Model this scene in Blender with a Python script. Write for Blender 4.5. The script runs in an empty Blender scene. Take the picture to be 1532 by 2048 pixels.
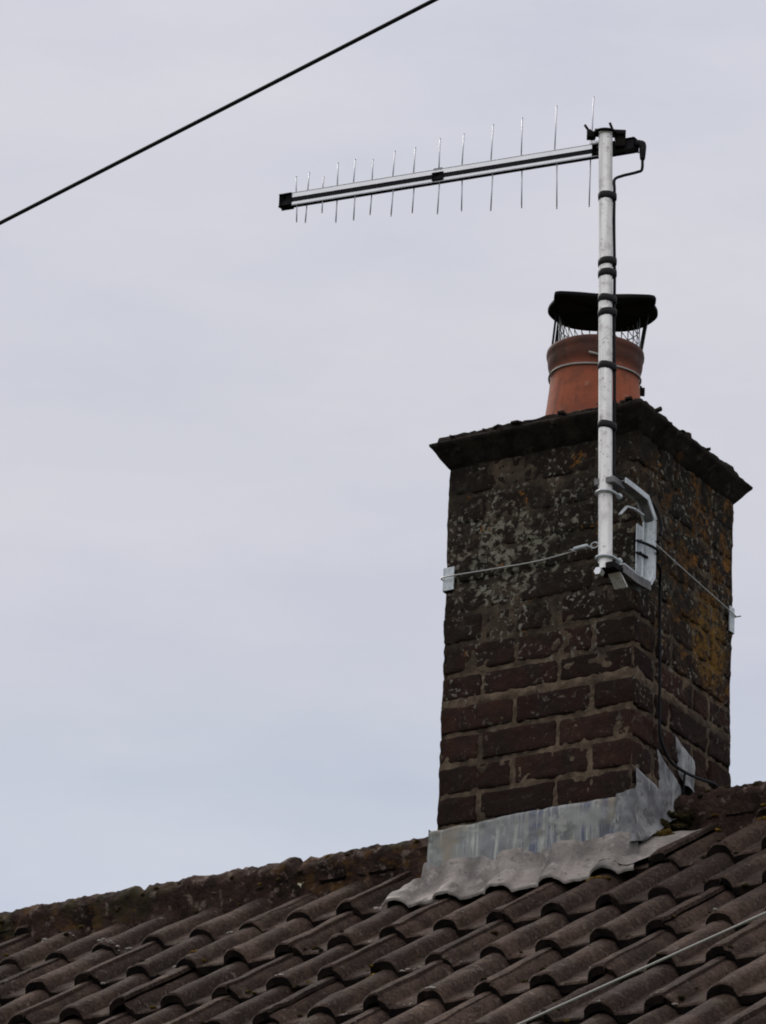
import bpy, bmesh, math, random
from mathutils import Vector, Matrix, noise

random.seed(7)
SC = bpy.context.scene
COL = SC.collection
R = math.radians

# ------------------------------------------------------------------ camera
F_PX, PITCH, ROLL, YAW = 10433.8, 0.40064, 0.04157, 0.55646
CAM = Vector((5.37301, -9.7472, -4.10802))
hf = Vector((-math.sin(YAW), math.cos(YAW), 0))
rt = Vector((math.cos(YAW), math.sin(YAW), 0))
up = Vector((0, 0, 1))
fw = math.cos(PITCH) * hf + math.sin(PITCH) * up
vu = -math.sin(PITCH) * hf + math.cos(PITCH) * up
cr = math.cos(ROLL) * rt + math.sin(ROLL) * vu
cu = math.cos(ROLL) * vu - math.sin(ROLL) * rt
cam_d = bpy.data.cameras.new('camera')
cam = bpy.data.objects.new('camera', cam_d)
COL.objects.link(cam)
m = Matrix.Identity(4)
for i in range(3):
    m[i][0], m[i][1], m[i][2], m[i][3] = cr[i], cu[i], -fw[i], CAM[i]
cam.matrix_world = m
cam_d.sensor_fit = 'VERTICAL'
cam_d.sensor_height = 24.0
cam_d.lens = 24.0 * F_PX / 2048.0
cam_d.clip_start = 0.1
cam_d.clip_end = 2000
SC.camera = cam

# ------------------------------------------------------------------ world: overcast sky
SUN_EL, SUN_DIR = R(45), Vector((-0.85, 0.42, 0)).normalized()
world = bpy.data.worlds.new('World')
SC.world = world
world.use_nodes = True
wn, wl = world.node_tree.nodes, world.node_tree.links
wn.clear()
w_out = wn.new('ShaderNodeOutputWorld')
sky = wn.new('ShaderNodeTexSky')
sky.sky_type = 'NISHITA'
sky.sun_disc = False
sky.sun_elevation = SUN_EL
sky.sun_rotation = math.atan2(SUN_DIR.x, SUN_DIR.y)
bg_sky = wn.new('ShaderNodeBackground'); bg_sky.inputs['Strength'].default_value = 0.08
wl.new(sky.outputs[0], bg_sky.inputs['Color'])
tc = wn.new('ShaderNodeTexCoord')
sep = wn.new('ShaderNodeSeparateXYZ'); wl.new(tc.outputs['Generated'], sep.inputs[0])
grad = wn.new('ShaderNodeValToRGB'); wl.new(sep.outputs['Z'], grad.inputs[0])
e = grad.color_ramp.elements
e[0].position = 0.0; e[0].color = (0.40, 0.45, 0.55, 1)
e[1].position = 1.0; e[1].color = (1.10, 1.08, 1.10, 1)
for p, c in ((0.310, (0.630, 0.665, 0.765, 1)), (0.340, (0.570, 0.612, 0.710, 1)), (0.368, (0.650, 0.656, 0.735, 1)), (0.405, (0.702, 0.696, 0.748, 1)),
             (0.48, (0.680, 0.685, 0.762, 1)), (0.60, (0.76, 0.75, 0.79, 1))):
    k = e.new(p); k.color = c
mp = wn.new('ShaderNodeMapping'); wl.new(tc.outputs['Generated'], mp.inputs[0])
mp.inputs['Rotation'].default_value = (R(8), R(-10), 0)
mp.inputs['Scale'].default_value = (5.0, 5.0, 16.0)
nz = wn.new('ShaderNodeTexNoise'); wl.new(mp.outputs[0], nz.inputs['Vector'])
nz.inputs['Scale'].default_value = 1.0; nz.inputs['Detail'].default_value = 3.0; nz.inputs['Roughness'].default_value = 0.45
cl = wn.new('ShaderNodeValToRGB'); wl.new(nz.outputs['Fac'], cl.inputs[0])
cl.color_ramp.elements[0].position = 0.33; cl.color_ramp.elements[0].color = (0.94, 0.952, 0.975, 1)
cl.color_ramp.elements[1].position = 0.66; cl.color_ramp.elements[1].color = (1.04, 1.03, 1.01, 1)
mul = wn.new('ShaderNodeMix'); mul.data_type = 'RGBA'; mul.blend_type = 'MULTIPLY'; mul.inputs[0].default_value = 1
mp2 = wn.new('ShaderNodeMapping'); wl.new(tc.outputs['Generated'], mp2.inputs[0])
mp2.inputs['Rotation'].default_value = (R(5), R(-14), 0); mp2.inputs['Scale'].default_value = (14, 14, 44)
nz2 = wn.new('ShaderNodeTexNoise'); wl.new(mp2.outputs[0], nz2.inputs['Vector'])
nz2.inputs['Scale'].default_value = 1.0; nz2.inputs['Detail'].default_value = 5.0; nz2.inputs['Roughness'].default_value = 0.6
cl2 = wn.new('ShaderNodeValToRGB'); wl.new(nz2.outputs['Fac'], cl2.inputs[0])
cl2.color_ramp.elements[0].position = 0.30; cl2.color_ramp.elements[0].color = (0.945, 0.957, 0.975, 1)
cl2.color_ramp.elements[1].position = 0.70; cl2.color_ramp.elements[1].color = (1.05, 1.04, 1.02, 1)
mul2 = wn.new('ShaderNodeMix'); mul2.data_type = 'RGBA'; mul2.blend_type = 'MULTIPLY'; mul2.inputs[0].default_value = 1
wl.new(cl.outputs[0], mul2.inputs[6]); wl.new(cl2.outputs[0], mul2.inputs[7])
wl.new(grad.outputs[0], mul.inputs[6]); wl.new(mul2.outputs[2], mul.inputs[7])
bg_cloud = wn.new('ShaderNodeBackground'); bg_cloud.inputs['Strength'].default_value = 0.975
# glow lobe added to the unseen sky behind the viewer to brighten the mast
GLOW = Vector((0.10, -0.70, 0.75)).normalized()
vd = wn.new('ShaderNodeVectorMath'); vd.operation = 'DOT_PRODUCT'; wl.new(tc.outputs['Generated'], vd.inputs[0]); vd.inputs[1].default_value = GLOW
gmr = wn.new('ShaderNodeMapRange'); gmr.interpolation_type = 'SMOOTHSTEP'; wl.new(vd.outputs['Value'], gmr.inputs[0])
gmr.inputs[1].default_value = 0.35; gmr.inputs[2].default_value = 1.0; gmr.inputs[3].default_value = 0.0; gmr.inputs[4].default_value = 0.55
gad = wn.new('ShaderNodeMix'); gad.data_type = 'RGBA'; gad.blend_type = 'ADD'; wl.new(gmr.outputs[0], gad.inputs[0])
wl.new(mul.outputs[2], gad.inputs[6]); gad.inputs[7].default_value = (1.0, 0.98, 0.96, 1)
wl.new(gad.outputs[2], bg_cloud.inputs['Color'])
mixw = wn.new('ShaderNodeMixShader'); mixw.inputs[0].default_value = 0.94
wl.new(bg_sky.outputs[0], mixw.inputs[1]); wl.new(bg_cloud.outputs[0], mixw.inputs[2])
wl.new(mixw.outputs[0], w_out.inputs['Surface'])

sun_d = bpy.data.lights.new('sun', 'SUN')
sun_d.energy = 1.9
sun_d.angle = R(20)
sun_d.color = (1.0, 0.96, 0.90)
sun = bpy.data.objects.new('sun', sun_d)
COL.objects.link(sun)
to_sun = SUN_DIR * math.cos(SUN_EL) + Vector((0, 0, math.sin(SUN_EL)))
sun.rotation_euler = to_sun.to_track_quat('Z', 'Y').to_euler()

SC.view_settings.view_transform = 'Standard'
SC.view_settings.look = 'None'
SC.view_settings.exposure = 0.0
SC.view_settings.gamma = 1.0
SC.render.engine = 'CYCLES'
SC.cycles.filter_width = 1.9
SC.cycles.max_bounces = 6

# ------------------------------------------------------------------ helpers
def N(x, y, z, s=1.0):
    return noise.noise(Vector((x * s, y * s, z * s)))

class MB:
    """collects vertices and faces, then links them as one mesh object"""
    def __init__(self):
        self.v, self.f, self.m, self.tone = [], [], [], []
    def vert(self, p):
        self.v.append(tuple(p)); return len(self.v) - 1
    def face(self, idx, mi=0, tone=0.5):
        self.f.append(tuple(idx)); self.m.append(mi); self.tone.append(tone)
    def grid(self, rows, mi=0, tone=0.5, closed=False, flip=False):
        ids = [[self.vert(p) for p in r] for r in rows]
        n = len(ids[0])
        for a in range(len(ids) - 1):
            for b in range(n if closed else n - 1):
                c = (b + 1) % n
                q = (ids[a][b], ids[a][c], ids[a + 1][c], ids[a + 1][b])
                self.face(q[::-1] if flip else q, mi, tone)
        return ids
    def tube(self, pts, r, n=10, mi=0, cap=True):
        pts = [Vector(p) for p in pts]
        rr = r if hasattr(r, '__len__') else [r] * len(pts)
        rows = []
        t0 = (pts[1] - pts[0]).normalized()
        ref = Vector((0, 0, 1)) if abs(t0.z) < 0.9 else Vector((0, 1, 0))
        u = t0.cross(ref).normalized()
        for i, p in enumerate(pts):
            a = pts[max(i - 1, 0)]; b = pts[min(i + 1, len(pts) - 1)]
            t = (b - a).normalized()
            u = (u - t * u.dot(t)).normalized()
            w = t.cross(u)
            rows.append([p + (u * math.cos(2 * math.pi * k / n) + w * math.sin(2 * math.pi * k / n)) * rr[i] for k in range(n)])
        ids = self.grid(rows, mi, closed=True)
        if cap:
            self.face(ids[0][::-1], mi); self.face(ids[-1], mi)
    def box(self, c, ax, ay, az, mi=0, bev=0.0):
        """box from centre and three half-axis vectors, with chamfered edges when bev is set"""
        c, ax, ay, az = Vector(c), Vector(ax), Vector(ay), Vector(az)
        bm = bmesh.new()
        bmesh.ops.create_cube(bm, size=2.0)
        for v in bm.verts:
            v.co = c + ax * v.co.x + ay * v.co.y + az * v.co.z
        if bev:
            bmesh.ops.bevel(bm, geom=bm.edges[:], offset=bev, segments=2, profile=0.7, affect='EDGES')
        bmesh.ops.recalc_face_normals(bm, faces=bm.faces[:])
        base = len(self.v)
        bm.verts.index_update()
        for v in bm.verts: self.v.append(tuple(v.co))
        for f in bm.faces: self.face([base + v.index for v in f.verts], mi)
        bm.free()
    def lathe(self, prof, c=(0, 0), n=48, mi=0, wob=0.0):
        rows = []
        for r, z in prof:
            rows.append([(c[0] + r * math.cos(2 * math.pi * k / n) * (1 + wob * N(math.cos(k / n * 6.283), math.sin(k / n * 6.283), z * 6, 1.5)),
                          c[1] + r * math.sin(2 * math.pi * k / n) * (1 + wob * N(math.cos(k / n * 6.283), math.sin(k / n * 6.283), z * 6, 1.5)), z) for k in range(n)])
        return self.grid(rows, mi, closed=True)
    def build(self, name, mats, parent=None, smooth=True, tone=False, auto=None):
        me = bpy.data.meshes.new(name)
        me.from_pydata(self.v, [], self.f)
        for mt in (mats if isinstance(mats, (list, tuple)) else [mats]): me.materials.append(mt)
        me.polygons.foreach_set('material_index', self.m)
        me.polygons.foreach_set('use_smooth', [smooth] * len(self.f))
        if tone:
            at = me.attributes.new('tone', 'FLOAT', 'FACE')
            at.data.foreach_set('value', self.tone)
        me.update()
        if auto:
            me.set_sharp_from_angle(angle=R(auto))
        o = bpy.data.objects.new(name, me)
        COL.objects.link(o)
        if parent: o.parent = parent
        return o

def tag(o, label=None, cat=None, group=None, kind=None):
    if label: o['label'] = label
    if cat: o['category'] = cat
    if group: o['group'] = group
    if kind: o['kind'] = kind
    return o

def empty(name, label, cat, group=None):
    o = bpy.data.objects.new(name, None)
    COL.objects.link(o)
    return tag(o, label, cat, group)

def spline(pts, per=8):
    """Catmull-Rom through the points"""
    P = [Vector(p) for p in pts]
    P = [P[0] * 2 - P[1]] + P + [P[-1] * 2 - P[-2]]
    out = []
    for i in range(1, len(P) - 2):
        for k in range(per):
            t = k / per
            a, b, c, d = P[i - 1], P[i], P[i + 1], P[i + 2]
            out.append(0.5 * ((2 * b) + (c - a) * t + (2 * a - 5 * b + 4 * c - d) * t * t + (3 * b - a - 3 * c + d) * t ** 3))
    out.append(P[-2])
    return out

# ------------------------------------------------------------------ materials
class MT:
    def __init__(self, name, rough=0.8, metal=0.0, spec=0.3):
        self.m = bpy.data.materials.new(name)
        self.m.use_nodes = True
        self.n, self.l = self.m.node_tree.nodes, self.m.node_tree.links
        self.b = self.n['Principled BSDF']
        self.b.inputs['Roughness'].default_value = rough
        self.b.inputs['Metallic'].default_value = metal
        self.b.inputs['Specular IOR Level'].default_value = spec
        self.tc = self.n.new('ShaderNodeTexCoord')
        self.co = self.tc.outputs['Object']
    def map(self, scale=(1, 1, 1), loc=(0, 0, 0)):
        x = self.n.new('ShaderNodeMapping'); self.l.new(self.co, x.inputs[0])
        x.inputs['Scale'].default_value = scale; x.inputs['Location'].default_value = loc
        return x.outputs[0]
    def noise(self, scale, detail=5, rough=0.55, vec=None, dist=0.0):
        x = self.n.new('ShaderNodeTexNoise'); self.l.new(vec or self.co, x.inputs['Vector'])
        x.inputs['Scale'].default_value = scale; x.inputs['Detail'].default_value = detail
        x.inputs['Roughness'].default_value = rough; x.inputs['Distortion'].default_value = dist
        return x.outputs['Fac']
    def voro(self, scale, vec=None, rnd=1.0):
        x = self.n.new('ShaderNodeTexVoronoi'); self.l.new(vec or self.co, x.inputs['Vector'])
        x.inputs['Scale'].default_value = scale; x.inputs['Randomness'].default_value = rnd
        return x.outputs['Distance']
    def ramp(self, fac, a, b, lo=0.0, hi=1.0):
        """map range a..b -> lo..hi, smooth"""
        x = self.n.new('ShaderNodeMapRange'); x.interpolation_type = 'SMOOTHSTEP'
        self.l.new(fac, x.inputs[0])
        x.inputs[1].default_value = a; x.inputs[2].default_value = b; x.inputs[3].default_value = lo; x.inputs[4].default_value = hi
        return x.outputs[0]
    def math(self, op, a, b):
        x = self.n.new('ShaderNodeMath'); x.operation = op
        for i, s in enumerate((a, b)):
            if isinstance(s, (int, float)): x.inputs[i].default_value = s
            else: self.l.new(s, x.inputs[i])
        return x.outputs[0]
    def mix(self, fac, a, b):
        x = self.n.new('ShaderNodeMix'); x.data_type = 'RGBA'
        for s, i in ((fac, 0), (a, 6), (b, 7)):
            if isinstance(s, (int, float)): x.inputs[i].default_value = s
            elif isinstance(s, tuple): x.inputs[i].default_value = s + (1,) if len(s) == 3 else s
            else: self.l.new(s, x.inputs[i])
        return x.outputs[2]
    def sep(self):
        x = self.n.new('ShaderNodeSeparateXYZ'); self.l.new(self.co, x.inputs[0]); return x.outputs
    def attr(self, name):
        x = self.n.new('ShaderNodeAttribute'); x.attribute_name = name; return x.outputs['Fac']
    def color(self, c):
        if isinstance(c, tuple): self.b.inputs['Base Color'].default_value = c + (1,)
        else: self.l.new(c, self.b.inputs['Base Color'])
        return self
    def bump(self, h, strength=0.5, dist=0.01):
        x = self.n.new('ShaderNodeBump'); self.l.new(h, x.inputs['Height'])
        x.inputs['Strength'].default_value = strength; x.inputs['Distance'].default_value = dist
        self.l.new(x.outputs[0], self.b.inputs['Normal'])
        return self
    def roughness(self, s):
        self.l.new(s, self.b.inputs['Roughness']); return self

M = {}
# concrete roof tile: brown grey, weathered, with pale specks and patches of lichen
t = MT('roof_tile', 0.9, spec=0.15)
c = t.mix(t.attr('tone'), (0.040, 0.0245, 0.0185), (0.122, 0.078, 0.058))
c = t.mix(t.math('MULTIPLY', t.ramp(t.noise(9, 6, 0.65), 0.36, 0.64), 0.85), c, (0.033, 0.0215, 0.0175))
c = t.mix(t.math('MULTIPLY', t.ramp(t.noise(38, 4, 0.6), 0.56, 0.72), 0.5), c, (0.15, 0.115, 0.095))
c = t.mix(t.math('MULTIPLY', t.ramp(t.noise(80, 5, 0.7), 0.46, 0.62), 0.62), c, (0.022, 0.0145, 0.0125))
c = t.mix(t.math('MULTIPLY', t.ramp(t.noise(3.6, 6, 0.7, vec=t.map(loc=(8, 3, 1))), 0.50, 0.66), 0.55), c, (0.030, 0.0195, 0.0150))
c = t.mix(t.math('MULTIPLY', t.ramp(t.noise(120, 4, 0.7, vec=t.map(loc=(2, 2, 2))), 0.54, 0.68), 0.45), c, (0.20, 0.145, 0.115))
c = t.mix(t.math('MULTIPLY', t.ramp(t.noise(2.3, 5, 0.6), 0.60, 0.74), 0.45), c, (0.085, 0.062, 0.035))
lich = t.math('MULTIPLY', t.ramp(t.noise(60, 4, 0.55), 0.60, 0.66), t.ramp(t.noise(6.5, 4, 0.6), 0.52, 0.62))
c = t.mix(t.math('MULTIPLY', lich, 0.65), c, (0.21, 0.17, 0.145))
orl = t.math('MULTIPLY', t.ramp(t.noise(21, 5, 0.65), 0.60, 0.70), t.ramp(t.noise(1.9, 3, 0.5, vec=t.map(loc=(3.1, 1.7, 0))), 0.60, 0.68))
c = t.mix(t.math('MULTIPLY', orl, 0.7), c, (0.17, 0.075, 0.022))
t.color(c)
t.bump(t.math('ADD', t.noise(120, 6, 0.7), t.math('MULTIPLY', t.noise(26, 4, 0.6), 1.6)), 1.0, 0.009)
M['tile'] = t.m

# tile tail edges: dark grime, with the shade under each course painted in
t = MT('tile_edge_grime_shade', 0.95, spec=0.1)
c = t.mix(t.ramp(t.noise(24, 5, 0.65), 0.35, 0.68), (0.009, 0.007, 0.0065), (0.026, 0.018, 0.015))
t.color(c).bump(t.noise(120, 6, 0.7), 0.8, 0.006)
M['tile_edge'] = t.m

# ridge: the same concrete under heavy moss and lichen
t = MT('ridge_tile', 0.95, spec=0.1)
c = t.mix(t.ramp(t.noise(14, 6, 0.7), 0.3, 0.7), (0.012, 0.0078, 0.0070), (0.072, 0.043, 0.033))
c = t.mix(t.math('MULTIPLY', t.ramp(t.noise(30, 5, 0.65), 0.54, 0.66), 0.8), c, (0.21, 0.155, 0.13))
orl = t.math('MULTIPLY', t.ramp(t.noise(26, 5, 0.6, vec=t.map(loc=(1, 4, 2))), 0.50, 0.64), t.ramp(t.noise(2.4, 2, 0.5), 0.47, 0.6))
c = t.mix(t.math('MULTIPLY', orl, 0.55), c, (0.15, 0.075, 0.022))
gr = t.ramp(t.noise(8, 5, 0.6, vec=t.map(loc=(7, 0, 3))), 0.58, 0.70)
c = t.mix(t.math('MULTIPLY', gr, 0.5), c, (0.045, 0.045, 0.018))
t.color(c).bump(t.math('ADD', t.noise(90, 6, 0.7), t.math('MULTIPLY', t.noise(24, 4, 0.6), 2)), 0.9, 0.012)
M['ridge'] = t.m

# sooty brick: dark red brown, with lichen over the upper part and orange growth towards the right hand corner
def lichens(t, c, gate=1.0):
    x, y, z = t.sep()
    upper = t.ramp(z, 0.22, 0.50)
    grime = t.math('MULTIPLY', upper, t.ramp(t.noise(7, 5, 0.6), 0.25, 0.55))
    c = t.mix(t.math('MULTIPLY', grime, 0.85), c, (0.0165, 0.0138, 0.0112))
    mott = t.math('MULTIPLY', upper, t.ramp(t.noise(34, 5, 0.65), 0.50, 0.64))
    c = t.mix(t.math('MULTIPLY', mott, 0.50), c, (0.055, 0.047, 0.033))
    # pale crusts, thickest in the upper middle of the front face
    dx = t.math('ADD', x, 0.34); dz = t.math('ADD', z, -0.585)
    d = t.math('ADD', t.math('MULTIPLY', dx, dx), t.math('MULTIPLY', t.math('MULTIPLY', dz, dz), 1.4))
    zone = t.ramp(d, 0.045, 0.002, 0.0, 0.88)
    zone = t.math('MAXIMUM', zone, t.math('MULTIPLY', t.math('MULTIPLY', upper, t.ramp(z, 0.80, 0.70)), 0.40))
    blot = t.math('ADD', t.math('MULTIPLY', t.noise(54, 6, 0.66, dist=0.5), 0.82), t.math('MULTIPLY', zone, 0.17))
    patch = t.math('MULTIPLY', t.ramp(blot, 0.535, 0.585), t.ramp(t.noise(17, 3, 0.5, vec=t.map(loc=(6, 1, 3))), 0.40, 0.54))
    c = t.mix(t.math('MULTIPLY', patch, 0.80), c, t.mix(t.noise(45, 4, 0.6), (0.095, 0.086, 0.062), (0.35, 0.325, 0.255)))
    sp = t.ramp(t.noise(78, 3, 0.5, dist=0.3), 0.585, 0.635)
    sp = t.math('MULTIPLY', sp, t.ramp(t.noise(11, 3, 0.5, vec=t.map(loc=(2, 5, 1))), 0.47, 0.55))
    c = t.mix(t.math('MULTIPLY', t.math('MULTIPLY', sp, t.ramp(z, 0.02, 0.40, 0.10, 1.0)), 0.80), c, t.mix(t.noise(50, 3, 0.6), (0.11, 0.10, 0.08), (0.33, 0.31, 0.26)))
    # orange growth: a few spots in front, a broad band near the far corner of the side face
    o1 = t.ramp(t.noise(19, 5, 0.6, vec=t.map(loc=(5, 2, 8))), 0.50, 0.58)
    side = t.math('MULTIPLY', t.ramp(x, -0.02, -0.005), t.ramp(y, 0.02, 0.36, 0.25, 1.0))
    side = t.math('MULTIPLY', side, t.ramp(z, 0.26, 0.36))
    o2 = t.math('MULTIPLY', o1, side)
    c = t.mix(t.math('MULTIPLY', o2, 0.88), c, t.mix(t.ramp(t.noise(75, 4, 0.6), 0.35, 0.65), (0.024, 0.014, 0.009), (0.165, 0.078, 0.020)))
    py_ = t.math('ADD', y, -0.37); pz_ = t.math('ADD', z, -0.43)
    pd_ = t.math('ADD', t.math('MULTIPLY', t.math('MULTIPLY', py_, py_), 2.0), t.math('MULTIPLY', pz_, pz_))
    pz2 = t.math('MULTIPLY', t.math('MULTIPLY', t.ramp(pd_, 0.022, 0.004), t.ramp(x, -0.02, -0.005)), t.ramp(t.noise(44, 5, 0.65), 0.42, 0.56))
    c = t.mix(t.math('MULTIPLY', pz2, 0.8), c, t.mix(t.noise(60, 4, 0.6), (0.07, 0.036, 0.010), (0.26, 0.140, 0.028)))
    o3 = t.math('MULTIPLY', t.ramp(t.noise(15, 4, 0.6, vec=t.map(loc=(9, 3, 1.5))), 0.635, 0.675), upper)
    c = t.mix(t.math('MULTIPLY', o3, 0.8), c, (0.20, 0.085, 0.02))
    return c
t = MT('sooty_brick', 0.95, spec=0.1)
c = t.mix(t.attr('tone'), (0.020, 0.0100, 0.0080), (0.048, 0.0225, 0.0165))
c = t.mix(t.ramp(t.noise(16, 6, 0.65), 0.35, 0.7), c, (0.020, 0.0145, 0.012))
c = t.mix(t.math('MULTIPLY', t.ramp(t.noise(75, 4, 0.6), 0.55, 0.72), 0.35), c, (0.07, 0.052, 0.043))
c = lichens(t, c)
t.color(c).bump(t.math('ADD', t.noise(140, 5, 0.7), t.math('MULTIPLY', t.noise(40, 4, 0.6), 1.5)), 0.8, 0.006)
M['brick'] = t.m
t = MT('old_mortar', 0.95, spec=0.1)
c = t.mix(t.ramp(t.noise(26, 6, 0.7), 0.3, 0.7), (0.060, 0.042, 0.030), (0.180, 0.132, 0.092))
c = t.mix(t.math('MULTIPLY', t.ramp(t.noise(7, 3, 0.5), 0.5, 0.65), 0.6), c, (0.035, 0.027, 0.022))
c = lichens(t, c)
t.color(c).bump(t.noise(150, 6, 0.7), 0.9, 0.006)
M['mortar'] = t.m
t = MT('chimney_cap_mortar', 0.95, spec=0.1)
c = t.mix(t.ramp(t.noise(20, 6, 0.7), 0.3, 0.7), (0.012, 0.0095, 0.0085), (0.040, 0.031, 0.025))
c = t.mix(t.math('MULTIPLY', t.ramp(t.noise(33, 4, 0.6), 0.60, 0.70), 0.6), c, (0.10, 0.09, 0.07))
c = t.mix(t.math('MULTIPLY', t.ramp(t.noise(9, 4, 0.6, vec=t.map(loc=(4, 4, 4))), 0.64, 0.70), 0.7), c, (0.10, 0.05, 0.022))
t.color(c).bump(t.noise(80, 6, 0.7), 0.9, 0.01)
M['cap'] = t.m
# lead flashing
t = MT('lead_front', 0.7, spec=0.3)
x, y, z = t.sep()
brk_ = t.ramp(t.noise(1.0, 4, 0.6, vec=t.map((9, 4, 14), (1, 1, 1))), 0.34, 0.60)
stk = t.noise(1.0, 4, 0.6, vec=t.map((30, 4, 2.2), (4, 0, 0)))
stk2 = t.noise(1.0, 5, 0.65, vec=t.map((75, 6, 5.0), (3, 0, 1)))
right = t.ramp(x, -0.40, -0.20, 0.25, 1.0)
c = t.mix(t.noise(14, 5, 0.6), (0.175, 0.178, 0.175), (0.300, 0.305, 0.285))
c = t.mix(t.math('MULTIPLY', t.math('MULTIPLY', t.ramp(stk, 0.56, 0.48), brk_), right), c, (0.088, 0.098, 0.150))
c = t.mix(t.math('MULTIPLY', t.math('MULTIPLY', t.ramp(stk2, 0.50, 0.62), brk_), 0.75), c, (0.44, 0.45, 0.41))
c = t.mix(t.math('MULTIPLY', t.ramp(t.noise(11, 5, 0.6), 0.50, 0.64), 0.7), c, (0.085, 0.084, 0.080))
c = t.mix(t.math('MULTIPLY', t.ramp(t.noise(23, 5, 0.65, vec=t.map(loc=(1, 0, 6))), 0.56, 0.66), 0.6), c, (0.36, 0.36, 0.33))
rs = t.math('MULTIPLY', t.ramp(t.noise(7, 4, 0.6, vec=t.map((1, 1, .6), (2, 0, 3))), 0.58, 0.68), 0.5)
c = t.mix(rs, c, (0.25, 0.19, 0.11))
t.color(c).bump(t.noise(30, 5, 0.6), 0.4, 0.006)
M['lead'] = t.m
t = MT('lead_apron', 0.75, spec=0.25)
c = t.mix(t.ramp(t.noise(12, 5, 0.6), 0.3, 0.68), (0.160, 0.143, 0.132), (0.330, 0.288, 0.262))
c = t.mix(t.math('MULTIPLY', t.ramp(t.noise(30, 5, 0.6), 0.52, 0.68), 0.6), c, (0.42, 0.38, 0.355))
c = t.mix(t.math('MULTIPLY', t.ramp(t.noise(6, 3, 0.5, vec=t.map(loc=(1, 8, 0))), 0.56, 0.66), 0.7), c, (0.085, 0.085, 0.083))
c = t.mix(t.math('MULTIPLY', t.ramp(t.noise(48, 5, 0.65), 0.56, 0.66), 0.5), c, (0.060, 0.052, 0.046))
t.color(c).bump(t.math('ADD', t.noise(35, 5, 0.6), t.noise(90, 5, 0.7)), 0.7, 0.008)
M['apron'] = t.m
t = MT('lead_step', 0.7, spec=0.3)
c = t.mix(t.ramp(t.noise(18, 5, 0.6), 0.3, 0.7), (0.110, 0.110, 0.120), (0.29, 0.29, 0.295))
c = t.mix(t.math('MULTIPLY', t.ramp(t.noise(40, 4, 0.6), 0.52, 0.62), 0.7), c, (0.085, 0.08, 0.08))
c = t.mix(t.math('MULTIPLY', t.ramp(t.noise(1.0, 4, 0.6, vec=t.map((40, 40, 6))), 0.54, 0.66), 0.6), c, (0.40, 0.40, 0.385))
t.color(c).bump(t.noise(30, 5, 0.6), 0.5, 0.006)
M['step'] = t.m
# terracotta
t = MT('terracotta', 0.75, spec=0.3)
c = t.mix(t.ramp(t.noise(8, 5, 0.6), 0.3, 0.7), (0.215, 0.054, 0.025), (0.335, 0.088, 0.039))
x, y, z = t.sep()
c = t.mix(t.math('MULTIPLY', t.ramp(t.noise(5, 4, 0.6, vec=t.map((1, 1, .7), (2, 1, 0))), 0.5, 0.66), 0.55), c, (0.33, 0.115, 0.045))
c = t.mix(t.math('MULTIPLY', t.ramp(t.noise(14, 5, 0.65), 0.46, 0.68), 0.6), c, (0.10, 0.036, 0.024))
c = t.mix(t.math('MULTIPLY', t.ramp(t.noise(1.0, 5, 0.65, vec=t.map((34, 34, 5))), 0.54, 0.70), 0.45), c, (0.055, 0.028, 0.022))
c = t.mix(t.math('MULTIPLY', t.ramp(t.noise(44, 4, 0.6), 0.62, 0.70), 0.4), c, (0.34, 0.20, 0.13))
soot = t.math('MULTIPLY', t.ramp(z, 1.09, 1.145), t.ramp(t.noise(12, 4, 0.6), 0.15, 0.6, 0.55, 1.0))
c = t.mix(t.math('MULTIPLY', soot, 0.8), c, (0.034, 0.020, 0.017))
t.color(c).bump(t.noise(60, 5, 0.6), 0.25, 0.004)
M['terracotta'] = t.m
# metals and plastics
t = MT('black_painted_steel', 0.8, spec=0.12)
t.color(t.mix(t.ramp(t.noise(20, 5, 0.6), 0.4, 0.7), (0.006, 0.005, 0.006), (0.016, 0.011, 0.010)))
M['black_steel'] = t.m
t = MT('weathered_aluminium', 0.55, metal=0.35, spec=0.4)
c = t.mix(t.ramp(t.noise(1.0, 4, 0.6, vec=t.map((120, 120, 6))), 0.35, 0.65), (0.72, 0.69, 0.665), (0.90, 0.88, 0.855))
c = t.mix(t.math('MULTIPLY', t.ramp(t.noise(28, 5, 0.65), 0.48, 0.66), 0.65), c, (0.50, 0.465, 0.445))
c = t.mix(t.math('MULTIPLY', t.ramp(t.noise(70, 4, 0.6), 0.60, 0.68), 0.55), c, (0.25, 0.22, 0.205))
t.color(c).bump(t.noise(60, 4, 0.6), 0.15, 0.002)
M['alu'] = t.m
t = MT('bright_aluminium', 0.35, metal=0.7, spec=0.5)
t.color(t.mix(t.noise(30, 4, 0.6), (0.58, 0.58, 0.60), (0.74, 0.74, 0.75)))
M['alu_bright'] = t.m
t = MT('element_rod', 0.45, metal=0.6, spec=0.5)
t.color(t.mix(t.noise(40, 4, 0.6), (0.34, 0.34, 0.37), (0.48, 0.48, 0.52)))
M['rod'] = t.m
t = MT('galvanised_steel', 0.5, metal=0.25, spec=0.5)
c = t.mix(t.ramp(t.voro(90), 0.1, 0.6), (0.40, 0.44, 0.46), (0.54, 0.57, 0.59))
c = t.mix(t.math('MULTIPLY', t.ramp(t.noise(24, 4, 0.6), 0.5, 0.7), 0.4), c, (0.30, 0.32, 0.34))
t.color(c)
M['galv'] = t.m
t = MT('galvanised_wire', 0.5, metal=0.5, spec=0.5)
t.color(t.mix(t.noise(60, 3, 0.6), (0.30, 0.29, 0.28), (0.50, 0.49, 0.47)))
M['wire'] = t.m
t = MT('shaded_steel', 0.7, metal=0.1, spec=0.3)  # bracket steel with the shade on its arms put into the colour
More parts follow.
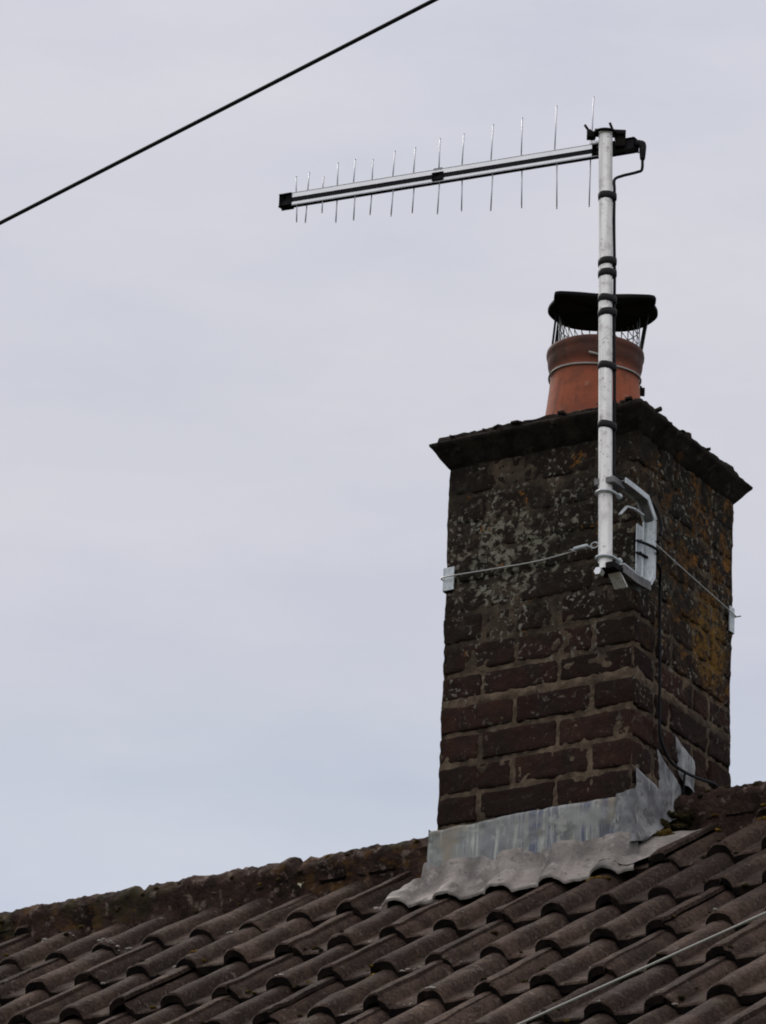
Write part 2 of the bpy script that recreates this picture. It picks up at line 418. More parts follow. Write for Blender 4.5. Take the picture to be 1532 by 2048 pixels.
t.color(t.mix(t.ramp(t.noise(30, 5, 0.6), 0.35, 0.7), (0.10, 0.095, 0.098), (0.22, 0.21, 0.21)))
M['shaded_steel'] = t.m
t = MT('black_plastic', 0.65, spec=0.15)
t.color(t.mix(t.noise(25, 4, 0.6), (0.005, 0.005, 0.007), (0.012, 0.011, 0.013)))
M['plastic'] = t.m
t = MT('black_tape', 0.6, spec=0.2)
t.color(t.mix(t.noise(40, 4, 0.6), (0.006, 0.006, 0.007), (0.014, 0.012, 0.013)))
M['tape'] = t.m
t = MT('grey_wire_sheath', 0.6, spec=0.35)
t.color(t.mix(t.noise(18, 4, 0.6), (0.27, 0.255, 0.235), (0.36, 0.345, 0.32)))
M['grey_sheath'] = t.m
t = MT('moss', 1.0, spec=0.05)
c = t.mix(t.ramp(t.noise(30, 5, 0.65), 0.35, 0.65), (0.028, 0.024, 0.012), (0.080, 0.058, 0.028))
c = t.mix(t.math('MULTIPLY', t.ramp(t.noise(9, 3, 0.5), 0.56, 0.64), 0.8), c, (0.19, 0.12, 0.03))
t.color(c).bump(t.noise(160, 5, 0.7), 1.0, 0.01)
M['moss'] = t.m
t = MT('yellow_lichen', 1.0, spec=0.05)
t.color(t.mix(t.ramp(t.noise(60, 5, 0.65), 0.35, 0.65), (0.10, 0.055, 0.015), (0.36, 0.22, 0.05))).bump(t.noise(160, 5, 0.7), 1.0, 0.01)
M['lichen'] = t.m
t = MT('pale_leaf', 0.8, spec=0.2)
t.color(t.mix(t.noise(90, 4, 0.6), (0.24, 0.22, 0.15), (0.36, 0.33, 0.25)))
M['leaf'] = t.m
t = MT('bleached_twig', 0.9, spec=0.2)
t.color(t.mix(t.noise(60, 4, 0.6), (0.30, 0.27, 0.24), (0.50, 0.46, 0.42)))
M['twig'] = t.m
t = MT('rendered_wall', 0.9, spec=0.2)
t.color(t.mix(t.noise(6, 6, 0.6), (0.42, 0.39, 0.34), (0.55, 0.52, 0.46))).bump(t.noise(90, 5, 0.7), 0.5, 0.01)
M['render'] = t.m
t = MT('white_upvc', 0.4, spec=0.5)
t.color(t.mix(t.noise(6, 4, 0.6), (0.70, 0.70, 0.68), (0.80, 0.80, 0.78)))
M['upvc'] = t.m
t = MT('window_glass', 0.06, spec=0.6)
t.color((0.03, 0.035, 0.04))
M['glass'] = t.m
t = MT('lawn', 0.95, spec=0.1)
c = t.mix(t.noise(0.8, 6, 0.6), (0.035, 0.060, 0.018), (0.075, 0.105, 0.035))
c = t.mix(t.math('MULTIPLY', t.ramp(t.noise(14, 5, 0.7), 0.45, 0.7), 0.5), c, (0.10, 0.11, 0.05))
t.color(c).bump(t.noise(60, 5, 0.7), 0.8, 0.05)
M['lawn'] = t.m

# ------------------------------------------------------------------ dimensions (metres); chimney near corner is the origin
W, D, H = 0.5087, 0.4827, 0.8375        # chimney width along the ridge, depth, height of shaft top
YR, ZR, TH = 0.2314, -0.0417, 0.6047    # ridge line, roof pitch
P, G = 0.1363, 0.3062                   # roll spacing, tile gauge
XR, SR = 0.2478, 0.6646                 # a roll crest and a tile tail to start from
GROUND = CAM.z - 1.6
ex = Vector((1, 0, 0)); es = Vector((0, -math.cos(TH), -math.sin(TH))); en = Vector((0, -math.sin(TH), math.cos(TH)))
APEX = Vector((0, YR, ZR))
def roof(x, s, n, back=False):
    p = APEX + ex * x + es * s + en * n
    if back: p.y = 2 * YR - p.y
    return p
X0, X1, SLEN = -6.6, 4.6, 5.65
EAVE = roof(0, SLEN, 0)

# ------------------------------------------------------------------ ground
b = MB()
gx = [-260, -120, -50, -22, -11, -6, -2, 2, 6, 11, 22, 50, 120, 260]
b.grid([[(x, y, GROUND + 0.12 * N(x, y, 0, 0.13) * (1 if abs(x) + abs(y) < 60 else 0)) for x in gx] for y in gx])
tag(b.build('ground', M['lawn']), kind='structure')

# ------------------------------------------------------------------ house
house = empty('bungalow', 'bungalow under a dark brown rolled tile roof with a sooty brick chimney', 'house')

# --- tiles
HR, RW = 0.031, 0.034
def roll(dx, h=HR):
    a = abs(dx) / RW
    return 0.0 if a >= 1 else h * math.sqrt(max(0.0, 1 - a ** 2.3))
CREST = XR                                # wide rolls sit on even steps from here, lap rolls on odd ones
def tile_offsets(fine):
    lap = 0.013
    xs = []
    def span(a, b, n): return [a + (b - a) * k / n for k in range(n)]
    n1, n2, n3 = (5, 3, 12) if fine else (2, 1, 5)
    xs += span(lap, RW, n1) + span(RW, P - RW, n2) + span(P - RW, P + RW, n3) + span(P + RW, 2 * P - RW, n2) + span(2 * P - RW, 2 * P + lap, n3 // 2 + 2)
    xs.append(2 * P + lap)
    return xs
def tile_profile(u):
    # u measured from the lap roll at the left; under-roll first, cover roll last
    n = -HR
    n += max(roll(u) - 0.005, 0) if u < RW else 0
    n += roll(u - P)
    n += roll(u - 2 * P) if u > 2 * P - RW else 0
    return n
def make_roof(back):
    b = MB()
    ncol0, ncol1 = int(math.floor((X0 - CREST) / (2 * P))), int(math.ceil((X1 - CREST) / (2 * P)))
    j = -2
    while True:
        st = SR + j * G
        if st > SLEN + 0.05: break
        for cidx in range(ncol0, ncol1):
            xl = CREST - P + cidx * 2 * P
            fine = (not back) and -2.7 < xl < 1.7 and st < 2.6
            xs = tile_offsets(fine)
            rj = random.Random((j + 40) * 1000 + cidx + (500000 if back else 0))
            dn, ds, tw, tone = rj.uniform(-.004, .005), rj.uniform(-.009, .009), rj.uniform(-.005, .005), rj.random()
            dx = rj.uniform(-.002, .002)
            ss = [G + 0.045, G * .8, G * .55, G * .3, G * .12, 0.012, 0.004, 0.0] if fine else [G + 0.04, G * .5, 0.0]
            rows = []
            for k, q in enumerate(ss):
                row = []
                for u in xs:
                    n = tile_profile(u) - 0.0245 * q / G + dn + tw * (u / P - 1)
                    if fine:
                        if k == len(ss) - 1: n -= 0.004
                        x_, s_ = xl + u, st - q
                        n += 0.0034 * N(x_, s_, j * 3.1, 20) + 0.0028 * N(x_, s_, cidx * 1.7, 55)
                    e_s = ds + (0.008 * N(xl + u, j, 0, 14) + 0.006 * N(xl + u, j, 2, 55) if fine and q < 0.02 else 0)
                    row.append(roof(xl + u + dx, max(st - q + e_s, 0.004), n, back))
                rows.append(row)
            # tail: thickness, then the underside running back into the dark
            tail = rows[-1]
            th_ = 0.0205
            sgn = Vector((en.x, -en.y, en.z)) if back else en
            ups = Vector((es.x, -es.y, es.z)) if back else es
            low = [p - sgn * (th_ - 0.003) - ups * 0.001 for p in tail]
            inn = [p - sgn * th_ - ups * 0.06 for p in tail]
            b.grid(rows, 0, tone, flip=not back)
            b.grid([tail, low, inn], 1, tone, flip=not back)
            # the right hand edge of the cover roll drops onto the next tile
            edge = [r[-1] for r in rows]
            b.grid([edge, [p - sgn * 0.009 for p in edge]], 0, tone, flip=not back)
        j += 1
    return b
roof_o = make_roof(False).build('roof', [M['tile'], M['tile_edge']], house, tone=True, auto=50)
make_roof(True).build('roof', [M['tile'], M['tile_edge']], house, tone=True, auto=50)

# --- ridge tiles, bedded in crumbling mortar
def make_ridge(xa, xb):
    b = MB()
    n = int((xb - xa) / 0.011)
    rows = []
    for i in range(n + 1):
        x = xa + (xb - xa) * i / n
        fine = -2.8 < x < 1.6
        k = (x + 20.13) / 0.455
        ph = k - math.floor(k)
        lift = 0.0155 * min(0, x + 0.5) + 0.006 * N(math.floor(k), 3.3, 1.1, 1.7) + 0.007 * math.exp(-((ph - 0.95) / 0.05) ** 2) - 0.012 * math.exp(-((ph - 0.02) / 0.022) ** 2)
        row = []
        K = 26
        for q in range(K + 1):
            a = math.pi * q / K
            yy = -math.cos(a) * 0.052
            zz = -0.060 + 0.105 * max(0.0, math.sin(a)) ** 0.75
            if q in (0, K): zz -= 0.05
            if q < 6: yy *= (0.60, 0.58, 0.56, 0.58, 0.70, 0.95)[q]
            r_ = 0.006 * N(x, yy, zz, 19) + 0.006 * N(x, yy, zz, 48) + (0.005 * N(x, yy, zz, 110) if fine else 0)
            # mortar bed bulging out below the tile
            bed = max(0, 1 - abs(q - 3) / 3) if q < K / 2 else 0
            row.append((x, YR + yy * (1 + r_ / .052) - bed * 0.008 * (1 + 1.4 * N(x, 2, 2, 26)), ZR + zz + lift + r_ * math.sin(a) - 0.010 * bed * (1 + N(x, 5, 1, 14))))
        rows.append(row)
    ids = b.grid(rows, 0, flip=True)
    b.face(ids[0]); b.face(ids[-1][::-1])
    return b
for xa, xb in ((X0, -W + 0.004), (-0.004, X1)):
    make_ridge(xa, xb).build('ridge', M['ridge'], roof_o, auto=60)

# --- walls, fascia, gutter, windows (below the picture)
wall = MB()
fy, by_ = EAVE.y + 0.32, 2 * YR - (EAVE.y + 0.32)
zt = EAVE.z + 0.10
gx0, gx1 = X0 + 0.12, X1 - 0.12
def gable(x, s):
    pts = [(x, fy, GROUND - .2), (x, by_, GROUND - .2), (x, by_, zt), (x, YR, ZR - 0.18), (x, fy, zt)]
    i = [wall.vert(p) for p in pts]
    wall.face(i if s > 0 else i[::-1])
gable(gx1, 1); gable(gx0, -1)
for y, s in ((fy, 1), (by_, -1)):
    i = [wall.vert(p) for p in ((gx0, y, GROUND - .2), (gx1, y, GROUND - .2), (gx1, y, zt), (gx0, y, zt))]
    wall.face(i if s > 0 else i[::-1])
wall.build('wall', M['render'], house, smooth=False)
fa = MB(); fa.box(((X0 + X1) / 2, EAVE.y + 0.05, EAVE.z - 0.13), ((X1 - X0) / 2, 0, 0), (0, 0.011, 0), (0, 0, 0.085), bev=0.003)
fa.build('fascia', M['upvc'], house, smooth=False)
gu = MB()
gu.grid([[(x, EAVE.y - 0.03 - 0.055 * math.cos(a), EAVE.z - 0.075 - 0.055 * math.sin(a)) for a in [math.pi * k / 10 for k in range(11)]] for x in (X0, X1)])
gu.grid([[(x, EAVE.y - 0.03 - 0.050 * math.cos(a), EAVE.z - 0.075 - 0.050 * math.sin(a)) for a in [math.pi * k / 10 for k in range(11)]] for x in (X0, X1)], flip=True)
gu.build('gutter', M['upvc'], house)
for wx in (-4.2, -0.9, 2.6):
    fr = MB()
    for dx, dz, hx, hz in ((-.6, 0, .035, .55), (.6, 0, .035, .55), (0, .585, .635, .035), (0, -.585, .635, .035), (0, 0, .03, .55)):
        fr.box((wx + dx, fy - 0.02, GROUND + 1.55 + dz), (hx, 0, 0), (0, .035, 0), (0, 0, hz), bev=.004)
    fo = fr.build('window', M['upvc'], house, smooth=False)
    pn = MB(); pn.box((wx, fy - 0.012, GROUND + 1.55), (.57, 0, 0), (0, .006, 0), (0, 0, .55)); pn.build('pane', M['glass'], fo, smooth=False)

# ------------------------------------------------------------------ chimney
ch = MB()
def rbox(b, lo, hi, r, res, mi, tone, amp, seed):
    """a brick: rounded box whose faces are roughened"""
    lo, hi = Vector(lo), Vector(hi)
    c = (lo + hi) / 2; h = (hi - lo) / 2
    cnt = [max(2, int(round(2 * h[i] / res))) for i in range(3)]
    def samples(i):
        n = cnt[i]
        a = [-h[i], -h[i] + r * .45] + [-h[i] + r + (2 * h[i] - 2 * r) * k / n for k in range(n + 1)] + [h[i] - r * .45, h[i]]
        return a
    for ax in range(3):
        u, v = (ax + 1) % 3, (ax + 2) % 3
        for sg in (-1, 1):
            rows = []
            for a in samples(u):
                row = []
                for d in samples(v):
                    p = Vector((0, 0, 0)); p[ax] = sg * h[ax]; p[u] = a; p[v] = d
                    inner = Vector([max(-(h[k] - r), min(h[k] - r, p[k])) for k in range(3)])
                    q = p - inner
                    if q.length > 1e-9: q = q.normalized()
                    w = c + p
                    dsp = amp * (N(w.x + seed, w.y, w.z, 24) + 0.7 * N(w.x, w.y + seed, w.z, 62))
                    row.append(c + inner + q * (r + dsp))
                rows.append(row)
            b.grid(rows, mi, tone, flip=(sg < 0))
JT = 0.011
def z_of(k):
    """height of the bed joint k"""
    return k * 0.0752 + (0.003 if k == 3 else 0)
for k in range(-6, 11):
    jl = 0.019 if k == 3 else JT
    ju = 0.019 if k + 1 == 3 else JT
    z0, z1 = z_of(k) + jl / 2, z_of(k + 1) - ju / 2
    if k == 10: z1 = H + 0.002
    odd = k % 2
    # front and back rows
    half = 0.102
    rest = (W - half - 2 * JT) / 2
    # from the right hand corner leftwards
    def row_x(first_header):
        out = []; x = 0.0
        for wdt in ([half, rest, rest] if first_header else [rest, rest, half]):
            out.append((x - wdt, x)); x -= wdt + JT
        return out
    restd = (D - 2 * half - 3 * JT) / 2 if False else (D - half - 2 * JT) / 2
    def row_y(first_header):
        out = []; y = 0.0
        for wdt in ([half, restd, restd] if first_header else [restd, restd, half]):
            out.append((y, y + wdt)); y += wdt + JT
        return out
    fh = (odd == 0)
    bricks = []
    xs_ = row_x(fh)
    for q, (a, d) in enumerate(xs_):
        bricks.append(((a, 0.0), (d, half)))
    for q, (a, d) in enumerate(row_x(not fh)):
        bricks.append(((a, D - half), (d, D)))
    ys_ = row_y(not fh)
    for q, (a, d) in enumerate(ys_):
        # the corner brick already shows in the front or back row
        a2, d2 = max(a, half + JT), min(d, D - half - JT)
        if d2 - a2 > 0.03: bricks.append(((-half, a2), (0.0, d2)))
    for q, (a, d) in enumerate(row_y(fh)):
        a2, d2 = max(a, half + JT), min(d, D - half - JT)
        if d2 - a2 > 0.03: bricks.append(((-W, a2), (-W + half, d2)))
    for (xa, ya), (xb, yb) in bricks:
        r_ = random.Random(int((xa * 7919 + ya * 104729 + k * 131) * 1000))
        jx, jy, jz = r_.uniform(-.002, .002), r_.uniform(-.0025, .0025), r_.uniform(-.0012, .0012)
        rbox(ch, (xa + jx, ya + jy, z0 + jz), (xb + jx, yb + jy, z1 + jz), 0.0065, 0.010, 0, r_.random(), 0.0036, k * 1.3 + xa * 5)
# mortar, recessed and uneven, here and there smeared over the brick edges
def mortar_face(o, du, dv, nrm, nu, nv):
    o, du, dv, nrm = Vector(o), Vector(du), Vector(dv), Vector(nrm)
    rows = []
    for i in range(nv + 1):
        row = []
        for q in range(nu + 1):
            p = o + du * (q / nu) + dv * (i / nv)
            w = -0.0042 + 0.0050 * N(p.x, p.y, p.z, 13) + 0.0050 * N(p.x, p.y, p.z, 60)
            zz = abs(p.z - z_of(3))
            if zz < 0.013: w += 0.0035
            w += 0.0020 * max(0, min(1, (p.z - 0.30) / 0.2))
            row.append(p + nrm * w)
        rows.append(row)
    ch.grid(rows, 1)
zb = -0.45
mi_ = 0.0
mortar_face((-W, 0, zb), (W, 0, 0), (0, 0, H - zb), (0, -1, 0), 74, 180)
mortar_face((0, 0, zb), (0, D, 0), (0, 0, H - zb), (1, 0, 0), 70, 180)
mortar_face((0, D, zb), (-W, 0, 0), (0, 0, H - zb), (0, 1, 0), 40, 60)
mortar_face((-W, D, zb), (0, -D, 0), (0, 0, H - zb), (-1, 0, 0), 40, 60)
chim = ch.build('chimney', [M['brick'], M['mortar']], house, tone=True, auto=55)

# --- cap: corbelled mortar under a thin creasing course, flaunching heaped round the pot
cp = MB()
def rect_ring(off, z, res=0.009):
    po_ = max(off, 0)
    xa, xb, ya, yb = -W - off + po_ * 0.48, off - po_ * 0.34, -off + po_ * 0.08, D + off - po_ * 0.45
    pts = []
    nx, ny = 64, 62
    for i in range(nx): pts.append((xa + (xb - xa) * i / nx, ya, z))
    for i in range(ny): pts.append((xb, ya + (yb - ya) * i / ny, z))
    for i in range(nx): pts.append((xb - (xb - xa) * i / nx, yb, z))
    for i in range(ny): pts.append((xa, yb - (yb - ya) * i / ny, z))
    return pts
def rough_ring(off, z, ah, av, seed):
    out = []
    cx, cy = -W / 2, D / 2
    for x, y, zz in rect_ring(off, z):
        d = Vector((x - cx, y - cy, 0)).normalized()
        n1 = N(x, y, seed, 20) + 0.6 * N(x, y, seed + 3, 55)
        n2 = N(x + 7, y, seed, 16) + 0.7 * N(x, y + 7, seed, 50)
        out.append((x + d.x * n1 * ah, y + d.y * n1 * ah, zz + n2 * av))
    return out
prof = [(-0.02, 0.812, .001, .001), (0.002, 0.822, .002, .001), (0.014, 0.833, .003, .002), (0.026, 0.843, .003, .002),
        (0.036, 0.853, .003, .0015), (0.046, 0.861, .0025, .001), (0.054, 0.866, .0020, .001), (0.055, 0.872, .002, .001), (0.046, 0.877, .002, .001), (0.03, 0.878, .002, .001)]
cp.grid([rough_ring(o_, z_ + 0.009, a_, v_, 1.0) for o_, z_, a_, v_ in prof], closed=True)
prof = [(0.036, 0.872, .008, .002), (0.039, 0.880, .010, .004), (0.036, 0.890, .010, .006), (0.024, 0.895, .008, .007), (0.0, 0.900, .005, .006),
        (-0.05, 0.906, .005, .006), (-0.10, 0.914, .005, .006), (-0.135, 0.924, .003, .006), (-0.17, 0.93, .002, .004)]
cp.grid([rough_ring(o_, z_ + 0.009, a_, v_, 9.0) for o_, z_, a_, v_ in prof], closed=True)
rg = rough_ring(-0.17, 0.939, .002, .004, 9.0)
cp.face([cp.vert(p) for p in rg])
# crumbs and broken slivers on the edge
for i in range(26):
    r_ = random.Random(900 + i)
    side = r_.random() * 0.66
    q = r_.random()
    if side < .62: px, py = -W * 1.0 + q * W * 1.0, -0.032
    else: px, py = 0.024, q * D
    s = r_.uniform(.003, .007)
    cp.box((px, py + r_.uniform(-.012, .012), 0.896 + r_.uniform(-.005, .004)), (s * 1.6, r_.uniform(-.004, .004), r_.uniform(-.003, .003)), (r_.uniform(-.004, .004), s, 0), (0, r_.uniform(-.003, .003), s * .55), bev=s * .4)
cp.build('cap', M['cap'], chim, auto=50)

# --- terracotta pot
PX, PY = -0.2540, 0.2400
po = MB()
po.lathe([(0.131, 0.885), (0.127, 0.93), (0.1215, 0.975), (0.1150, 1.03), (0.1105, 1.070), (0.1080, 1.10), (0.1075, 1.115), (0.1085, 1.125), (0.1120, 1.132), (0.1140, 1.140),
          (0.1150, 1.150), (0.1155, 1.157), (0.1165, 1.161), (0.1180, 1.165), (0.1185, 1.171), (0.1175, 1.178), (0.113, 1.181), (0.106, 1.180), (0.101, 1.174), (0.099, 1.13), (0.099, 0.95)], (PX, PY), 64, wob=0.006)
po.build('chimney_pot', M['terracotta'], chim)

# --- lead: upstand, apron, side pieces
def tile_top(x, s):
    """height of the tile surface near the chimney, softened as dressed lead would lie"""
    u = (x - (CREST - P)) % (2 * P)
    n = tile_profile(u) if u >= 0.013 else tile_profile(u + 2 * P)
    k = math.ceil((s - SR) / G - 1e-6)
    q = SR + k * G - s
    return -0.030 + (max(n, -HR) + HR) * 0.62 - 0.0245 * q / G
def roof_z(y):
    return ZR - abs(YR - y) * math.tan(TH)
fl = MB()
rows = []
NX = 90
for i in range(19):
    row = []
    for q in range(NX + 1):
        x = -0.524 + (0.524 - 0.022) * q / NX
        top = -0.070 + 0.006 * N(x, 1, 1, 9) + 0.003 * N(x, 1, 4, 30) - 0.010 * max(0, -x - .30) / .2
        bot = -0.180
        z = top + (bot - top) * i / 18
        y = -0.010 - 0.004 * N(x, 0, z, 14) - 0.0022 * N(x, 0, z, 45) - 0.004 * (i / 18) + (0.008 if i == 0 else 0)
        row.append((x, y, z))
    rows.append(row)
fl.grid(rows, flip=True)
# left return round the corner
rows = []
for i in range(8):
    row = []
    for q in range(5):
        y = -0.010 + 0.20 * q / 4
        top = -0.078
        bot = max(roof_z(y) - 0.03, -0.20)
        row.append((-0.524 + 0.002 * N(0, y, i, 20), y, top + (min(bot, top - .01) - top) * i / 7))
    rows.append(row)
fl.grid(rows)
fl.build('lead_flashing', M['lead'], chim)

ap = MB()
rows = []
for i in range(23):
    s0, s1 = 0.258, 0.386
    tt = i / 22
    row = []
    for q in range(171):
        w = q / 170
        xa = -0.528 - 0.085 * tt
        xb = 0.016 + 0.034 * tt
        x = xa + (xb - xa) * w
        s = s0 + (s1 - s0) * tt + tt * (0.007 * N(x, 3, 0, 12) + 0.010 * math.sin((x - CREST) / P * 2 * math.pi + 1.2) * 0.6)
        n = tile_top(x, min(s, 0.358)) + 0.0125 + 0.005 * N(x, s, 0, 20) + 0.0035 * N(x, s, 0, 50)
        n += 0.034 * (1 - tt) ** 2
        if tt > 0.9: n -= 0.004 * (tt - 0.9) * 10
        p = roof(x, s, n)
        if -0.535 < x < 0.012:
            a_ = Vector((x, -0.0115 - 0.004 * N(x, 0, -.16, 14), -0.158))
            k_ = min(1.0, tt / 0.62); k_ = k_ * k_ * (3 - 2 * k_)
            p = a_.lerp(p, k_) - Vector((0, 0.006, -0.004)) * math.sin(math.pi * k_)
        row.append(p)
    rows.append(row)
under = [p - en * 0.006 for p in rows[-1]]
rows.append(under)
ap.grid(rows, flip=True)
# side strip lying beside the right hand face
rows = []
for i in range(17):
    tt = i / 16
    s = 0.365 - 0.235 * tt
    row = []
    for q in range(15):
        w = q / 14
        x = (0.045 + 0.075 * tt + 0.010 * N(0, s, 5, 18)) * w
        n = max(tile_top(x, min(s, .358)), -0.022) + 0.009 + 0.004 * N(x, s, 3, 25) + 0.012 * (1 - w) ** 2
        row.append(roof(x, s, n))
    rows.append(row)
ap.grid(rows, flip=False)
ap.build('lead_apron', M['apron'], chim)

def side_piece(poly, off=0.007):
    """stepped piece on the right hand face, corners in (y, z); bilinear sheet with a turned edge"""
    b = MB()
    (a, b_, c_, d) = [Vector((0, p[0], p[1])) for p in poly]     # top left, top right, bottom right, bottom left
    rows = []
    for i in range(15):
        t_ = i / 14
        row = []
        for q in range(13):
            w = q / 12
            p = (a * (1 - w) + b_ * w) * (1 - t_) + (d * (1 - w) + c_ * w) * t_
            x = off + 0.004 * N(1, p.y, p.z, 17) + 0.002 * N(1, p.y, p.z, 50) + 0.022 * max(0, t_ - .75) ** 1.5 * 4
            if q in (0, 12) or i == 0: x -= 0.006
            row.append((x, p.y + 0.003 * N(p.y, p.z, 3, 30), p.z + 0.003 * N(p.y, p.z, 8, 30)))
        rows.append(row)
    b.grid(rows)
    b.build('step_flashing', M['step'], chim)
side_piece([(0.014, 0.004), (0.140, -0.018), (0.150, -0.095), (0.030, -0.175)], 0.010)
side_piece([(0.122, 0.082), (0.232, 0.026), (0.246, -0.030), (0.146, -0.095)], 0.007)
side_piece([(0.204, 0.146), (0.306, 0.112), (0.300, 0.020), (0.240, 0.030)], 0.005)
# corner sheet wrapping from the front to the side
co = MB()
rows = []
for i in range(15):
    t_ = i / 14
    row = []
    for q in range(19):
        w = q / 18
        L = -0.030 + 0.085 * w
        top = -0.066 + (0.004 * N(L, 1, 1, 30)) + (0.02 if L > -0.004 else 0) * min(1, (L + .004) / .02)
        bot = -0.190 + max(0, L) * 0.7
        z = top + (bot - top) * t_
        bl = 0.013 + 0.004 * N(L, z, 7, 22) + 0.022 * max(0, t_ - .8) * 2
        if L < 0.0: p = (L, -bl, z)
        else: p = (bl, L - bl * (1 - min(1, L / .02)), z)
        row.append(p)
    rows.append(row)
co.grid(rows, flip=True)
co.build('lead_flashing', M['step'], chim)

# --- rubble of bedding mortar and moss where ridge and roof meet the chimney
def clump(b, c, r, seed, flat=0.6):
    bm = bmesh.new()
    bmesh.ops.create_icosphere(bm, subdivisions=3, radius=1.0)
    base = len(b.v)
    bm.verts.index_update()
    for v in bm.verts:
        q = v.co.copy()
        k = 1 + 0.45 * N(q.x + seed, q.y, q.z, 1.6) + 0.40 * N(q.x, q.y + seed, q.z, 3.7) + 0.30 * N(q.x, q.y, q.z + seed, 8.5)
        p = Vector((q.x, q.y, q.z * flat)) * r * k
        b.v.append(tuple(Vector(c) + p))
    for f in bm.faces: b.face([base + v.index for v in f.verts])
    bm.free()
mo = MB()
rnd = random.Random(5)
for i in range(90):
    y = rnd.uniform(0.10, 0.42)
    clump(mo, (rnd.uniform(0.004, 0.05), y, roof_z(y) + rnd.uniform(-0.018, 0.022)), rnd.uniform(.005, .014), i * 3.1)
for i in range(190):
    x = rnd.uniform(-2.6, 1.4)
    if -W - .01 < x < 0.01: continue
    a = rnd.uniform(-0.060, 0.025)
    z = ZR - 0.060 + 0.105 * max(0, 1 - (a / .055) ** 2) ** 0.4 + 0.0155 * min(0, x + 0.5)
    clump(mo, (x, YR + a, z - 0.003), rnd.uniform(.003, .008) * (1.5 if a < -0.06 else 1), i * 1.7, 0.7)
for i in range(420):
    x = rnd.uniform(-2.4, 1.6); j = rnd.randint(0, 5)
    st = SR + (j - 1) * G
    if st < 0.4 and -W - .12 < x < 0.14: continue
    q = rnd.choice((rnd.uniform(0.0, 0.05), rnd.uniform(0, G)))
    u = (x - (CREST - P)) % (2 * P)
    if u < .013: continue
    if N(x, st, 3, 1.6) < 0.02: continue
    n = tile_profile(u) - 0.0245 * q / G
    clump(mo, roof(x, st - q, n), rnd.uniform(.003, .009), i * 2.3, 0.55)
tag(mo.build('moss', M['moss'], roof_o), kind='stuff')

pc = MB()
for i in range(130):
    x = rnd.uniform(-2.3, 1.5); j = rnd.randint(0, 5)
    st = SR + (j - 1) * G
    if st < 0.45 and -W - .12 < x < 0.14: continue
    u = (x - (CREST - P)) % (2 * P)
    if u < .016 or u > 2 * P - .016: continue
    L_ = rnd.choice((1, 2, 3, 4)); q0_ = rnd.choice((0.002, 0.004, rnd.uniform(0, G * .9)))
    for k in range(L_):
        q = q0_ + rnd.uniform(0, .012); uu = min(max(u + k * 0.006, .016), 2 * P - .002)
        n = tile_profile(uu) - 0.0245 * q / G
        clump(pc, roof(x + (uu - u), st - q, n), rnd.uniform(.0025, .0055), i * 5.3 + k, 0.5)
tag(pc.build('lichen_crust', M['twig'], roof_o), kind='stuff')

def lichen_patch(x, s, spread, cnt, seed):
    b = MB(); r_ = random.Random(seed)
    for i in range(cnt):
        xx, s_ = x + r_.gauss(0, spread), s + r_.gauss(0, spread * .7)
        u = (xx - (CREST - P)) % (2 * P)
        k = math.ceil((s_ - SR) / G - 1e-6)
        n = tile_profile(u) - 0.027 * (SR + k * G - s_) / G
        clump(b, roof(xx, s_, n + 0.001), r_.uniform(.004, .009), seed + i, 0.4)
    return tag(b.build('lichen_patch', M['lichen'], roof_o), kind='stuff')
lichen_patch(-0.318, 0.985, 0.010, 12, 3)
lichen_patch(0.035, 0.21, 0.012, 16, 8)
lichen_patch(0.135, 0.06, 0.02, 22, 12)
lichen_patch(0.255, 0.06, 0.022, 18, 15)
lichen_patch(-0.60, 0.385, 0.008, 9, 19)
lichen_patch(-0.03, 0.42, 0.012, 10, 23)
lichen_patch(-0.98, 0.60, 0.014, 10, 29)

# ------------------------------------------------------------------ chimney cowl
cowl = empty('chimney_cowl', 'black rain hood on thin legs strapped to the terracotta chimney pot', 'chimney cowl')
HX, HY, HZ = -0.238, 0.243, 1.296
hd = MB()
def hood_pts(scale, z):
    pts = []
    for k in range(72):
        a = 2 * math.pi * k / 72
        r_ = 0.1335 * scale
        # two square corners at the front, a straight edge between them
        ux, uy = math.cos(a), math.sin(a)          # ux along the picture right, uy away
        x_, y_ = r_ * ux, r_ * uy
        if uy > 0: y_ *= 0.78
        if uy < -0.45:
            lim = -0.098 * scale
            y_ = max(y_, lim)
            x_ = max(-0.122 * scale, min(0.124 * scale, x_ * 1.28))
        p = Vector((HX, HY, 0)) + rt * x_ + hf * y_
        pts.append((p.x, p.y, z + 0.0015 * math.sin(5 * a)))
    return pts
rows = [hood_pts(0.02, HZ - 0.001), hood_pts(0.5, HZ - 0.004), hood_pts(0.90, HZ - 0.009), hood_pts(0.985, HZ - 0.012), hood_pts(1.0, HZ - 0.010), hood_pts(1.0, HZ - 0.004),
        hood_pts(0.985, HZ - 0.001), hood_pts(0.7, HZ + 0.012), hood_pts(0.3, HZ + 0.022), hood_pts(0.02, HZ + 0.024)]
hd.grid(rows, closed=True)
hd.build('hood', M['black_steel'], cowl, auto=40)
for ang in (-0.14, 0.32, 2.72, 3.22, 1.57):
    dirv = rt * math.cos(ang) + hf * math.sin(ang)
    lg = MB()
    tng = dirv.cross(up)
    c0 = Vector((PX, PY, 0)) + dirv * 0.108
    c1 = Vector((HX, HY, 0)) + dirv * 0.112
    z0, z1 = 1.160, HZ - 0.006
    a = Vector((c0.x, c0.y, z0)); b2 = Vector((c1.x, c1.y, z1))
    lg.box((a + b2) / 2, tng * 0.0075, dirv * 0.0016, (b2 - a) / 2, bev=0.0006)
    lg.build('leg', M['black_steel'], cowl, smooth=False)
gd = MB()
def gpt(a, z): return Vector((PX + 0.010, PY, z)) + (rt * math.cos(a) + hf * math.sin(a)) * 0.098
